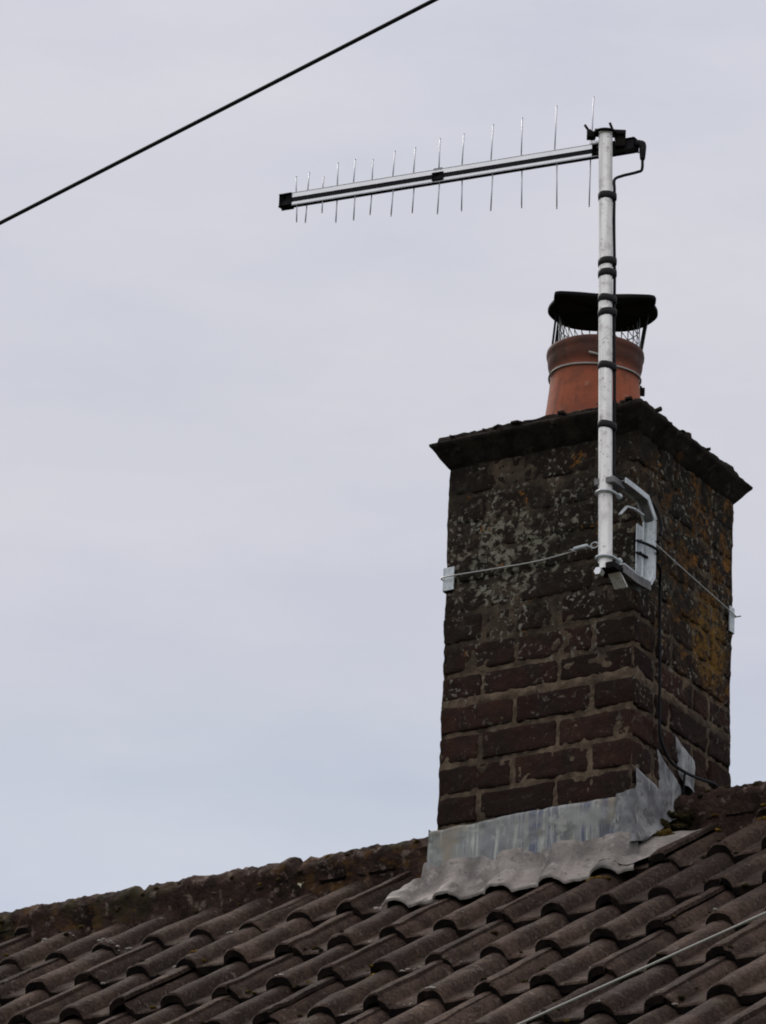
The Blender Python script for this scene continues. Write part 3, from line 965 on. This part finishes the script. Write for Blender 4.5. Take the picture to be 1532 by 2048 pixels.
for zz in (1.195, 1.222, 1.249):
    gd.tube([gpt(0.12 + (math.pi - 0.24) * k / 30, zz) for k in range(31)], 0.0015, 6)
for k in range(15):
    a = 0.12 + (math.pi - 0.24) * k / 14
    gd.tube([gpt(a, 1.168), gpt(a, 1.225), gpt(a, HZ - 0.012)], 0.0015, 6)
for k in range(14):
    a = 0.12 + (math.pi - 0.24) * k / 14
    for m_ in range(3):
        z_ = 1.195 + m_ * 0.027
        gd.tube([gpt(a, z_), gpt(a + 0.207, z_ + 0.027)], 0.0012, 5)
gd.build('bird_guard', M['alu_bright'], cowl)
sp = MB()
ring = []
for k in range(65):
    a = 2 * math.pi * k / 64
    d = rt * math.cos(a) + hf * math.sin(a)
    ring.append(Vector((PX, PY, 1.108 + 0.004 * math.sin(a * 2 + 1))) + d * 0.1105)
sp.tube(ring, 0.0026, 6)
d = rt * math.cos(-1.75) + hf * math.sin(-1.75); d2 = rt * math.cos(-1.45) + hf * math.sin(-1.45)
sp.tube([Vector((PX, PY, 1.132)) + d * 0.1175, Vector((PX, PY, 1.127)) + (d + d2).normalized() * 0.1175, Vector((PX, PY, 1.123)) + d2 * 0.1165], 0.0030, 6)
sp.build('strap', M['grey_sheath'], cowl)
cb = MB()
d = rt * 0.99 + hf * 0.1
cb.box(Vector((PX, PY, 1.09)) + d * 0.117, rt * 0.006, hf * 0.005, up * 0.010, bev=0.002)
cb.tube([Vector((PX, PY, 1.09)) + d * 0.114, Vector((PX, PY, 1.105)) + d * 0.113], 0.003, 6)
cb.build('strap_buckle', M['black_steel'], cowl)

# ------------------------------------------------------------------ aerial mast
mast = empty('aerial_mast', 'tall weathered aluminium pole with black tape bands standing before the chimney', 'aerial mast')
MB0, MT0 = Vector((0.0140, -0.165, 0.417)), Vector((-0.0130, -0.165, 1.543))
def mast_at(z): return MB0.lerp(MT0, (z - MB0.z) / (MT0.z - MB0.z))
MR = 0.0162
pl = MB()
pts = [mast_at(0.417 + (1.543 - 0.417) * k / 30) for k in range(31)]
pl.tube(pts, MR, 28, cap=False)
pl.tube([mast_at(1.5425), mast_at(1.515)], [MR - .0018, MR - .0018], 20)
pl.build('pole', M['alu'], mast)
CAB_OFF = rt * 0.0205 + hf * 0.000
for z in (1.369, 1.197, 1.167, 1.101, 1.065, 0.928, 0.777):
    tb = MB()
    rows = []
    r_ = random.Random(int(z * 1000))
    tilt = r_.uniform(-.22, .22)
    for dz, g in ((-.0095, -.0004), (-.0088, .0008), (0, .0013), (.0080, .0008), (.0088, -.0004)):
        row = []
        for k in range(32):
            a = 2 * math.pi * k / 32
            ux, uy = math.cos(a), math.sin(a)
            # wraps pole and cable together
            rr = MR + 0.0006 + g
            ext = max(0.0, ux) ** 3 * 0.0085
            p = mast_at(z + dz) + rt * (ux * rr + ext) + hf * uy * rr + up * (tilt * ux * 0.016 + 0.0008 * N(k, dz * 300, z, 1.1))
            row.append(p)
        rows.append(row)
    tb.grid(rows, closed=True, flip=True)
    tb.build('tape_band', M['tape'], mast)

# ------------------------------------------------------------------ mast bracket on the chimney corner
brk = empty('mast_bracket', 'galvanised steel loop bracket holding the pole off the chimney corner', 'bracket')
def strip(path, x0, x1, th, mat, name, parent, lip=0.0):
    """flat bar bent along (y, z) points, width along x"""
    b = MB()
    n = len(path)
    pv = [Vector((0, p[0], p[1])) for p in path]
    rows = []
    for i in range(n):
        a = pv[max(i - 1, 0)]; c_ = pv[min(i + 1, n - 1)]
        tg = (c_ - a).normalized()
        nr = Vector((0, -tg.z, tg.y))
        k = 1.0
        if 0 < i < n - 1:
            t1 = (pv[i] - a).normalized(); k = 1 / max(0.5, t1.dot(tg))
        o_ = pv[i]; q = nr * (th / 2) * k; l_ = nr * (lip * k)
        if lip:
            prof_ = [o_ + q + ex * x0 + l_, o_ + q + ex * (x0 + th) + l_, o_ + q + ex * (x0 + th), o_ + q + ex * (x1 - th), o_ + q + ex * (x1 - th) + l_, o_ + q + ex * x1 + l_, o_ - q + ex * x1, o_ - q + ex * x0]
        else:
            prof_ = [o_ + q + ex * x0, o_ + q + ex * x1, o_ - q + ex * x1, o_ - q + ex * x0]
        rows.append(prof_)
    ids = b.grid(rows, closed=True)
    b.face(ids[0][::-1]); b.face(ids[-1])
    return b.build(name, mat, parent, smooth=False)
BX0, BX1 = 0.019, 0.050
strip([(-0.012, 0.431), (0.006, 0.455), (0.006, 0.528), (0.006, 0.596)], BX0, BX1, 0.004, M['galv'], 'frame', brk, lip=0.007)
lowp = [(-0.142, 0.427), (-0.075, 0.425), (-0.013, 0.430)]
topp = [(0.0055, 0.598), (-0.033, 0.640), (-0.100, 0.642), (-0.142, 0.642)]
for path in (lowp, topp):
    strip(path, BX0 + 0.003, BX1 - 0.003, 0.0035, M['shaded_steel'], 'arm', brk)  # webs coloured dark for the shade on their undersides
    for x_ in (BX0, BX1 - 0.003):
        if path is topp:
            strip(path, x_, x_ + 0.003, 0.013, M['galv'], 'arm_flange', brk)
        else:
            strip([(p[0], p[1] - 0.004) for p in path], x_, x_ + 0.003, 0.020, M['shaded_steel'], 'arm_flange', brk)  # lower flanges coloured dark for shade as well
strip([(p[0], p[1] + 0.0078) for p in lowp], BX0, BX1 + 0.0005, 0.003, M['galv'], 'arm', brk)
strip([(-0.143, 0.424), (-0.143, 0.555)], -0.014, 0.014, 0.004, M['galv'], 'front_plate', brk)
strip([(-0.140, 0.560), (-0.108, 0.592), (-0.070, 0.600), (-0.030, 0.600)], BX0 + 0.012, BX1 - 0.012, 0.003, M['galv'], 'brace', brk)
# clamp bars that reach round the pole
for z, nm in ((0.640, 'top'), (0.428, 'low')):
    c0 = mast_at(z)
    b = MB()
    b.box(Vector((c0.x + .004, c0.y + 0.012, z - 0.006)), ex * 0.026, Vector((0, 0.026, 0)), up * 0.0075, bev=0.0015)
    b.build('clamp_bar', M['black_steel'] if nm == 'low' else M['shaded_steel'], brk, smooth=False)
def ubolt(z, name='u_bolt'):
    c0 = mast_at(z)
    b = MB()
    pts = [c0 + Vector((0.022, 0.035, 0))]
    for k in range(13):
        a = -math.pi * k / 12
        pts.append(c0 + Vector((0.021 * math.cos(a), 0.021 * math.sin(a), 0)))
    pts.append(c0 + Vector((-0.022, 0.035, 0)))
    b.tube(pts, 0.0034, 8)
    for s in (-1, 1):
        b.tube([c0 + Vector((s * .021, .024, 0)), c0 + Vector((s * .021, .031, 0))], 0.0075, 6)
    b.build(name, M['galv'], brk)
ubolt(0.607); ubolt(0.445)
bt = MB()
c0 = mast_at(0.417)
bt.tube([c0 + Vector((-.004, -.012, -.012)), c0 + Vector((-.004, -.030, -.012))], 0.0095, 6)
bt.build('bolt', M['alu_bright'], brk, smooth=False)
bt = MB()
bt.box(Vector((0.026, -0.128, 0.404)), Vector((0.016, 0, 0)), Vector((0, 0.018, -0.013)), Vector((0, 0.0012, 0.0018)), bev=0.0008)
bt.build('foot_tab', M['alu'], brk, smooth=False)
# cleat that hugs the corner of the chimney behind the loop
cv = MB()
cv.box((0.0075, 0.016, 0.532), (0.0016, 0, 0), (0, 0.026, 0), (0, 0, 0.060), bev=.0006)
cv.build('corner_cleat', M['galv'], brk, smooth=False)

# ------------------------------------------------------------------ lashing wire round the chimney
lash = empty('lashing_wire', 'thin galvanised wire strapped round the brick chimney with corner plates', 'wire')
lw = MB()
lw.tube(spline([(-0.103, -0.022, 0.5505), (-0.147, -0.014, 0.551), (-0.25, -0.010, 0.545), (-0.36, -0.010, 0.546), (-0.492, -0.016, 0.5465), (-W - .006, -0.011, 0.546)], 6), 0.0017, 6)
lw.tube(spline([(-W - .0065, -0.009, 0.546), (-W - .009, 0.2, 0.548), (-W - .008, D + .005, 0.545), (-W / 2, D + .012, 0.545), (0.0, D + .007, 0.541), (0.006, D + .005, 0.541), (0.010, 0.467, 0.541), (0.011, 0.30, 0.553), (0.011, 0.131, 0.567), (0.020, 0.055, 0.566), (0.034, 0.008, 0.568)], 6), 0.0017, 6)
# twisted tail
lw.tube([(-0.10 - 0.010 * k, -0.018 - 0.004 * math.cos(k * 2.2), 0.551 + 0.004 * math.sin(k * 2.2)) for k in range(8)], 0.0015, 6)
lw.build('wire', M['wire'], lash)
tbk = MB()
tbk.tube([(-0.112, -0.020, 0.553), (-0.118, -0.020, 0.555), (-0.150, -0.018, 0.554), (-0.158, -0.016, 0.552)], [0.002, 0.0052, 0.0052, 0.002], 8)
tbk.tube([Vector((-0.095 + 0.010 * math.cos(a), -0.024, 0.551 + 0.007 * math.sin(a))) for a in [2 * math.pi * k / 14 for k in range(15)]], 0.0017, 6)
tbk.build('turnbuckle', M['galv'], lash)
def corner_plate(cx, cy, sx, sy, z, wx, wy, h):
    b = MB()
    g = 0.0045
    th_ = 0.0016
    b.box((cx - sx * wx / 2, cy + sy * g, z), (wx / 2, 0, 0), (0, th_, 0), (0, 0, h), bev=.0006)
    b.box((cx + sx * g, cy - sy * wy / 2, z), (th_, 0, 0), (0, wy / 2, 0), (0, 0, h), bev=.0006)
    b.box((cx + sx * g * .45, cy + sy * g * .9, z), (g * .55, -sx * sy * g * .25, 0), (0, th_, 0), (0, 0, h), bev=.0005)
    b.build('corner_plate', M['galv'], lash, smooth=False)
corner_plate(-W, 0, -1, -1, 0.545, 0.026, 0.03, 0.029)
corner_plate(0, D, 1, 1, 0.528, 0.030, 0.022, 0.032)
corner_plate(-W, D, -1, 1, 0.546, 0.03, 0.03, 0.03)

# ------------------------------------------------------------------ television aerial
aer = empty('television_aerial', 'long log periodic aerial with upright rods clamped across the pole top', 'aerial')
A = Vector((-0.054, -0.125, 1.5195)); B = Vector((-0.869, -0.230, 1.5195))
dv = (B - A).normalized(); sd = dv.cross(up).normalized()
for z, h, nm in ((0.0085, 0.0066, 'upper'), (-0.0125, 0.0042, 'lower')):
    b = MB()
    p0, p1 = A + up * z, B + up * z
    b.box((p0 + p1) / 2, (p1 - p0) / 2, sd * 0.0062, up * h, bev=0.0014)
    b.build('boom', M['alu_bright'], aer, smooth=False)
b = MB(); p0, p1 = A - up * 0.003, B - up * 0.003  # black strip standing in for the shade between the two booms
b.box((p0 + p1) / 2, (p1 - p0) / 2, sd * 0.0066, up * 0.0052, bev=0.0008)
b.build('boom_shade_strip', M['plastic'], aer, smooth=False)
b = MB(); p0, p1 = A - up * 0.0175, B - up * 0.0175  # black sheet standing in for the shaded underside of the lower boom
b.box((p0 + p1) / 2, (p1 - p0) / 2, sd * 0.0058, up * 0.0012, bev=0.0006)
b.build('boom_shade_strip', M['plastic'], aer, smooth=False)
el = [(.960, .064, .953), (.920, .066, .923), (.876, .050, .870), (.824, .079, .826), (.776, .084, .765), (.712, .073, .714), (.650, .089, .642), (.580, .086, .579),
      (.502, .103, .495), (.426, .102, .427), (.338, .117, .327), (.239, .119, .239), (.138, .139, .127), (.020, .144, .025)]
LB = (B - A).length
rj = random.Random(77)
for i, (ta, L, tb_) in enumerate(el):
    s = 1 if i % 2 == 0 else -1
    for t_, sg in ((ta, 1), (tb_, -1)):
        b = MB()
        z0 = 0.013 if sg > 0 else -0.015
        p0 = A + dv * LB * t_ + up * z0 * .4 + sd * 0.003 * s * sg
        p1 = A + dv * (LB * t_ + rj.uniform(-.004, .004)) + up * sg * L + sd * 0.003 * s * sg
        b.tube([p0, p1], 0.0016, 8)
        b.tube([p1 - up * sg * 0.002, p1], 0.0019, 8)
        b.tube([A + dv * LB * t_ + up * z0 * .95 + sd * 0.003 * s * sg, A + dv * LB * t_ + up * (z0 + sg * .0035) + sd * 0.003 * s * sg], 0.0030, 8)
        b.build('element', M['rod'], aer)
b = MB(); b.box(B - dv * 0.009 - up * 0.0025, dv * 0.0125, sd * 0.0085, up * 0.0150, bev=0.004); b.build('end_cap', M['plastic'], aer)
b = MB(); c0 = A + dv * LB * 0.50
b.box(c0 - up * 0.004, dv * 0.013, sd * 0.0085, up * 0.009, bev=0.002); b.box(c0 + up * 0.0155, dv * 0.011, sd * 0.006, up * 0.0022, bev=0.001)
b.build('spacer', M['plastic'], aer)
b = MB()
b.box(A - dv * 0.002 - up * 0.002, dv * 0.012, sd * 0.0085, up * 0.012, bev=0.003)
b.tube([A - dv * 0.002 - sd * 0.0 - hf * 0.012 - up * .002, A - hf * 0.018 - up * .002], 0.006, 10)
b.build('spacer', M['plastic'], aer)
# rear feed housing behind the pole
b = MB()
q0, q1 = A - dv * 0.012, Vector((0.045, -0.1185, 1.5165))
ax = (q1 - q0); axn = ax.normalized(); pr = axn.cross(up).normalized()
b.box((q0 + q1) / 2 - up * 0.003, ax / 2, pr * 0.011, up * 0.0135, bev=0.003)
b.box(q0.lerp(q1, .80) + up * 0.009, axn * 0.012, pr * 0.008, up * 0.006, bev=0.002)
b.build('feed_housing', M['plastic'], aer)
# clamp: saddle across the pole top, U-bolt and two raised bolt tails
b = MB()
ct = mast_at(1.531)
b.box(ct + Vector((0.004, 0.014, 0.009)) + up * 0.002, rt * 0.037, hf * 0.012, up * 0.0055, bev=0.002)
b.box(ct + rt * 0.036 + hf * 0.018 - up * 0.006, rt * 0.012, hf * 0.012, up * 0.017, bev=0.003)
b.box(ct - rt * 0.034 + hf * 0.012 + up * 0.004, rt * 0.010, hf * 0.010, up * 0.008, bev=0.002)
pts = [ct + rt * 0.026 + hf * 0.03 + up * .006]
for k in range(13):
    a = -math.pi * k / 12
    pts.append(ct + rt * 0.025 * math.cos(a) + hf * 0.021 * math.sin(a) + up * .006)
pts.append(ct - rt * 0.026 + hf * 0.03 + up * .006)
b.tube(pts, 0.004, 8)
b.build('clamp', M['black_steel'], aer)
b = MB()
b.box(ct + up * 0.0175 + hf * 0.012 + rt * 0.004, rt * 0.024, hf * 0.010, up * 0.0022, bev=0.0008)
b.box(A + up * 0.020 + dv * 0.006, dv * 0.014, sd * 0.007, up * 0.002, bev=0.0008)
b.build('clamp_plate', M['alu_bright'], aer, smooth=False)
for off, dr, ln in ((-0.034, Vector((0, 0, 0)) - rt * 0.55 + up * 0.85, 0.028), (0.022, up * 0.93 - rt * 0.36, 0.034)):
    b = MB(); p = ct + rt * off + hf * 0.012 + up * 0.008
    b.tube([p, p + dr.normalized() * ln], 0.0033, 8)
    b.tube([p + dr.normalized() * 0.006, p + dr.normalized() * 0.011], 0.0062, 6)
    b.build('wing_bolt', M['black_steel'], aer)

# ------------------------------------------------------------------ coaxial cable
coax = empty('coaxial_cable', 'black coaxial cable taped down the pole and running into the ridge', 'cable')
b = MB()
pe = Vector((0.0625, -0.119, 1.5140))
b.tube([q1 - axn * 0.004, pe - axn * 0.008], 0.0095, 12)
b.tube(spline([pe - axn * 0.012, pe - axn * 0.002 - up * 0.002, pe - up * 0.012], 5), 0.0088, 12)
b.tube([pe - up * 0.008, pe - up * 0.020, pe - up * 0.040, pe - up * 0.044], [0.0088, 0.0080, 0.0064, 0.0050], 12)
b.build('plug', M['plastic'], coax)
b = MB()
run = [pe - up * 0.040, (0.0615, -0.119, 1.4450), (0.050, -0.121, 1.4400), (0.033, -0.125, 1.4370), (0.016, -0.133, 1.4320)]
for z in (1.415, 1.39, 1.369, 1.30, 1.197, 1.167, 1.10, 1.065, 0.99, 0.928, 0.85, 0.777, 0.70):
    off = 0.0 if z < 1.41 else .001
    run.append(mast_at(z) + CAB_OFF * (1.0 + off) + rt * (0.0007 * math.sin(z * 23)))
run += [mast_at(0.655) + CAB_OFF, (0.034, -0.115, 0.655), (0.034, -0.040, 0.654), (0.048, 0.004, 0.630), (0.056, 0.018, 0.590), (0.056, 0.014, 0.562)]
b.tube(spline(run, 5), 0.0036, 8)
# two turns round the bracket, then down the side of the chimney
loopy = []
for k in range(20):
    a = k / 19 * 2 * math.pi * 1.6 + 0.5
    loopy.append((0.032 + 0.027 * math.cos(a), 0.000 + 0.016 * math.sin(a), 0.556 - 0.048 * k / 19 - 0.010 * math.cos(a)))
b.tube(spline(loopy, 3), 0.0036, 8)
b.tube(spline([loopy[-1], (0.040, 0.040, 0.500), (0.016, 0.092, 0.478), (0.013, 0.099, 0.43), (0.013, 0.102, 0.34), (0.014, 0.104, 0.24), (0.013, 0.107, 0.16), (0.013, 0.112, 0.110), (0.015, 0.130, 0.080),
               (0.016, 0.165, 0.060), (0.018, 0.235, 0.058), (0.018, 0.305, 0.066), (0.018, 0.380, 0.076), (0.02, 0.44, 0.055)], 6), 0.0036, 8)
b.build('cable', M['plastic'], coax)
b = MB()
b.tube([(0.018, 0.227, 0.060), (0.014, 0.228, 0.03), (0.012, 0.228, -0.02)], 0.0030, 7)
b.build('cable_tail', M['plastic'], coax)

# ------------------------------------------------------------------ wires crossing the view
b = MB()
pa, pb = Vector((-2.184, 0.397, 2.026)), Vector((-0.506, -0.155, 2.021))
dd = (pb - pa)
pts = []
for k in range(-16, 21):
    p = pa + dd * (k * 0.6)
    u = k * 0.6 - 0.5
    pts.append(p + up * (0.0022 * (u * u - 0.25)))
b.tube(pts, 0.0056, 10)
tag(b.build('overhead_cable', M['plastic']), 'thick black overhead cable crossing the empty sky at the upper left', 'cable')
b = MB()
pa, pb = Vector((2.624, -5.0, -2.388)), Vector((2.925, -5.0, -2.302))
dd = (pb - pa)
b.tube([pa + dd * k + up * 0.00012 * (k * k - k) for k in [-11.2, -9, -7, -5, -3, -2, -1, 0, .5, 1, 2, 3, 5, 8, 12, 18, 25, 34]], 0.0014, 8)
tag(b.build('drop_wire', M['grey_sheath']), 'thin pale grey wire stretched in front of the roof tiles at the lower right', 'wire')

# ------------------------------------------------------------------ small debris on the tiles
def leaf(x, s, n, L, wd, rot, label):
    b = MB()
    rows = []
    for i in range(9):
        t_ = i / 8
        w_ = wd * math.sin(math.pi * min(1, t_ * 0.96 + .03)) ** 0.8
        row = []
        for q in range(5):
            v = (q / 4 - .5) * 2
            lx, ls = (t_ - .5) * L, v * w_
            x_ = x + lx * math.cos(rot) - ls * math.sin(rot)
            s_ = s + lx * math.sin(rot) + ls * math.cos(rot)
            row.append(roof(x_, s_, n + 0.006 * v * v + 0.005 * math.sin(t_ * 3)))
        rows.append(row)
    b.grid(rows)
    b.grid([[Vector(p) - en * 0.0006 for p in r] for r in rows], flip=True)
    return tag(b.build('leaf', M['leaf']), label, 'leaf')
leaf(-0.965, 0.105, -0.005, 0.034, 0.008, 1.2, 'dry pale leaf caught under the ridge left of the chimney')
leaf(-1.424, 0.425, -0.040, 0.034, 0.006, -0.25, 'small bleached leaf lying in a tile channel far left of the chimney')
b = MB()
pts = []
xs0 = CREST + 4 * P
st = SR + 4 * G
for k in range(23):
    x = xs0 - 0.075 + 0.155 * k / 22
    u = (x - (CREST - P)) % (2 * P)
    pts.append(roof(x, st - 0.003, tile_profile(u) + 0.003 + 0.001 * N(x, 0, 0, 60)))
b.tube(pts, [0.0012 + 0.0018 * math.sin(math.pi * k / 22) for k in range(23)], 7)
tag(b.build('twig', M['twig']), 'pale curved twig lying over a tile nose at the bottom right', 'twig')
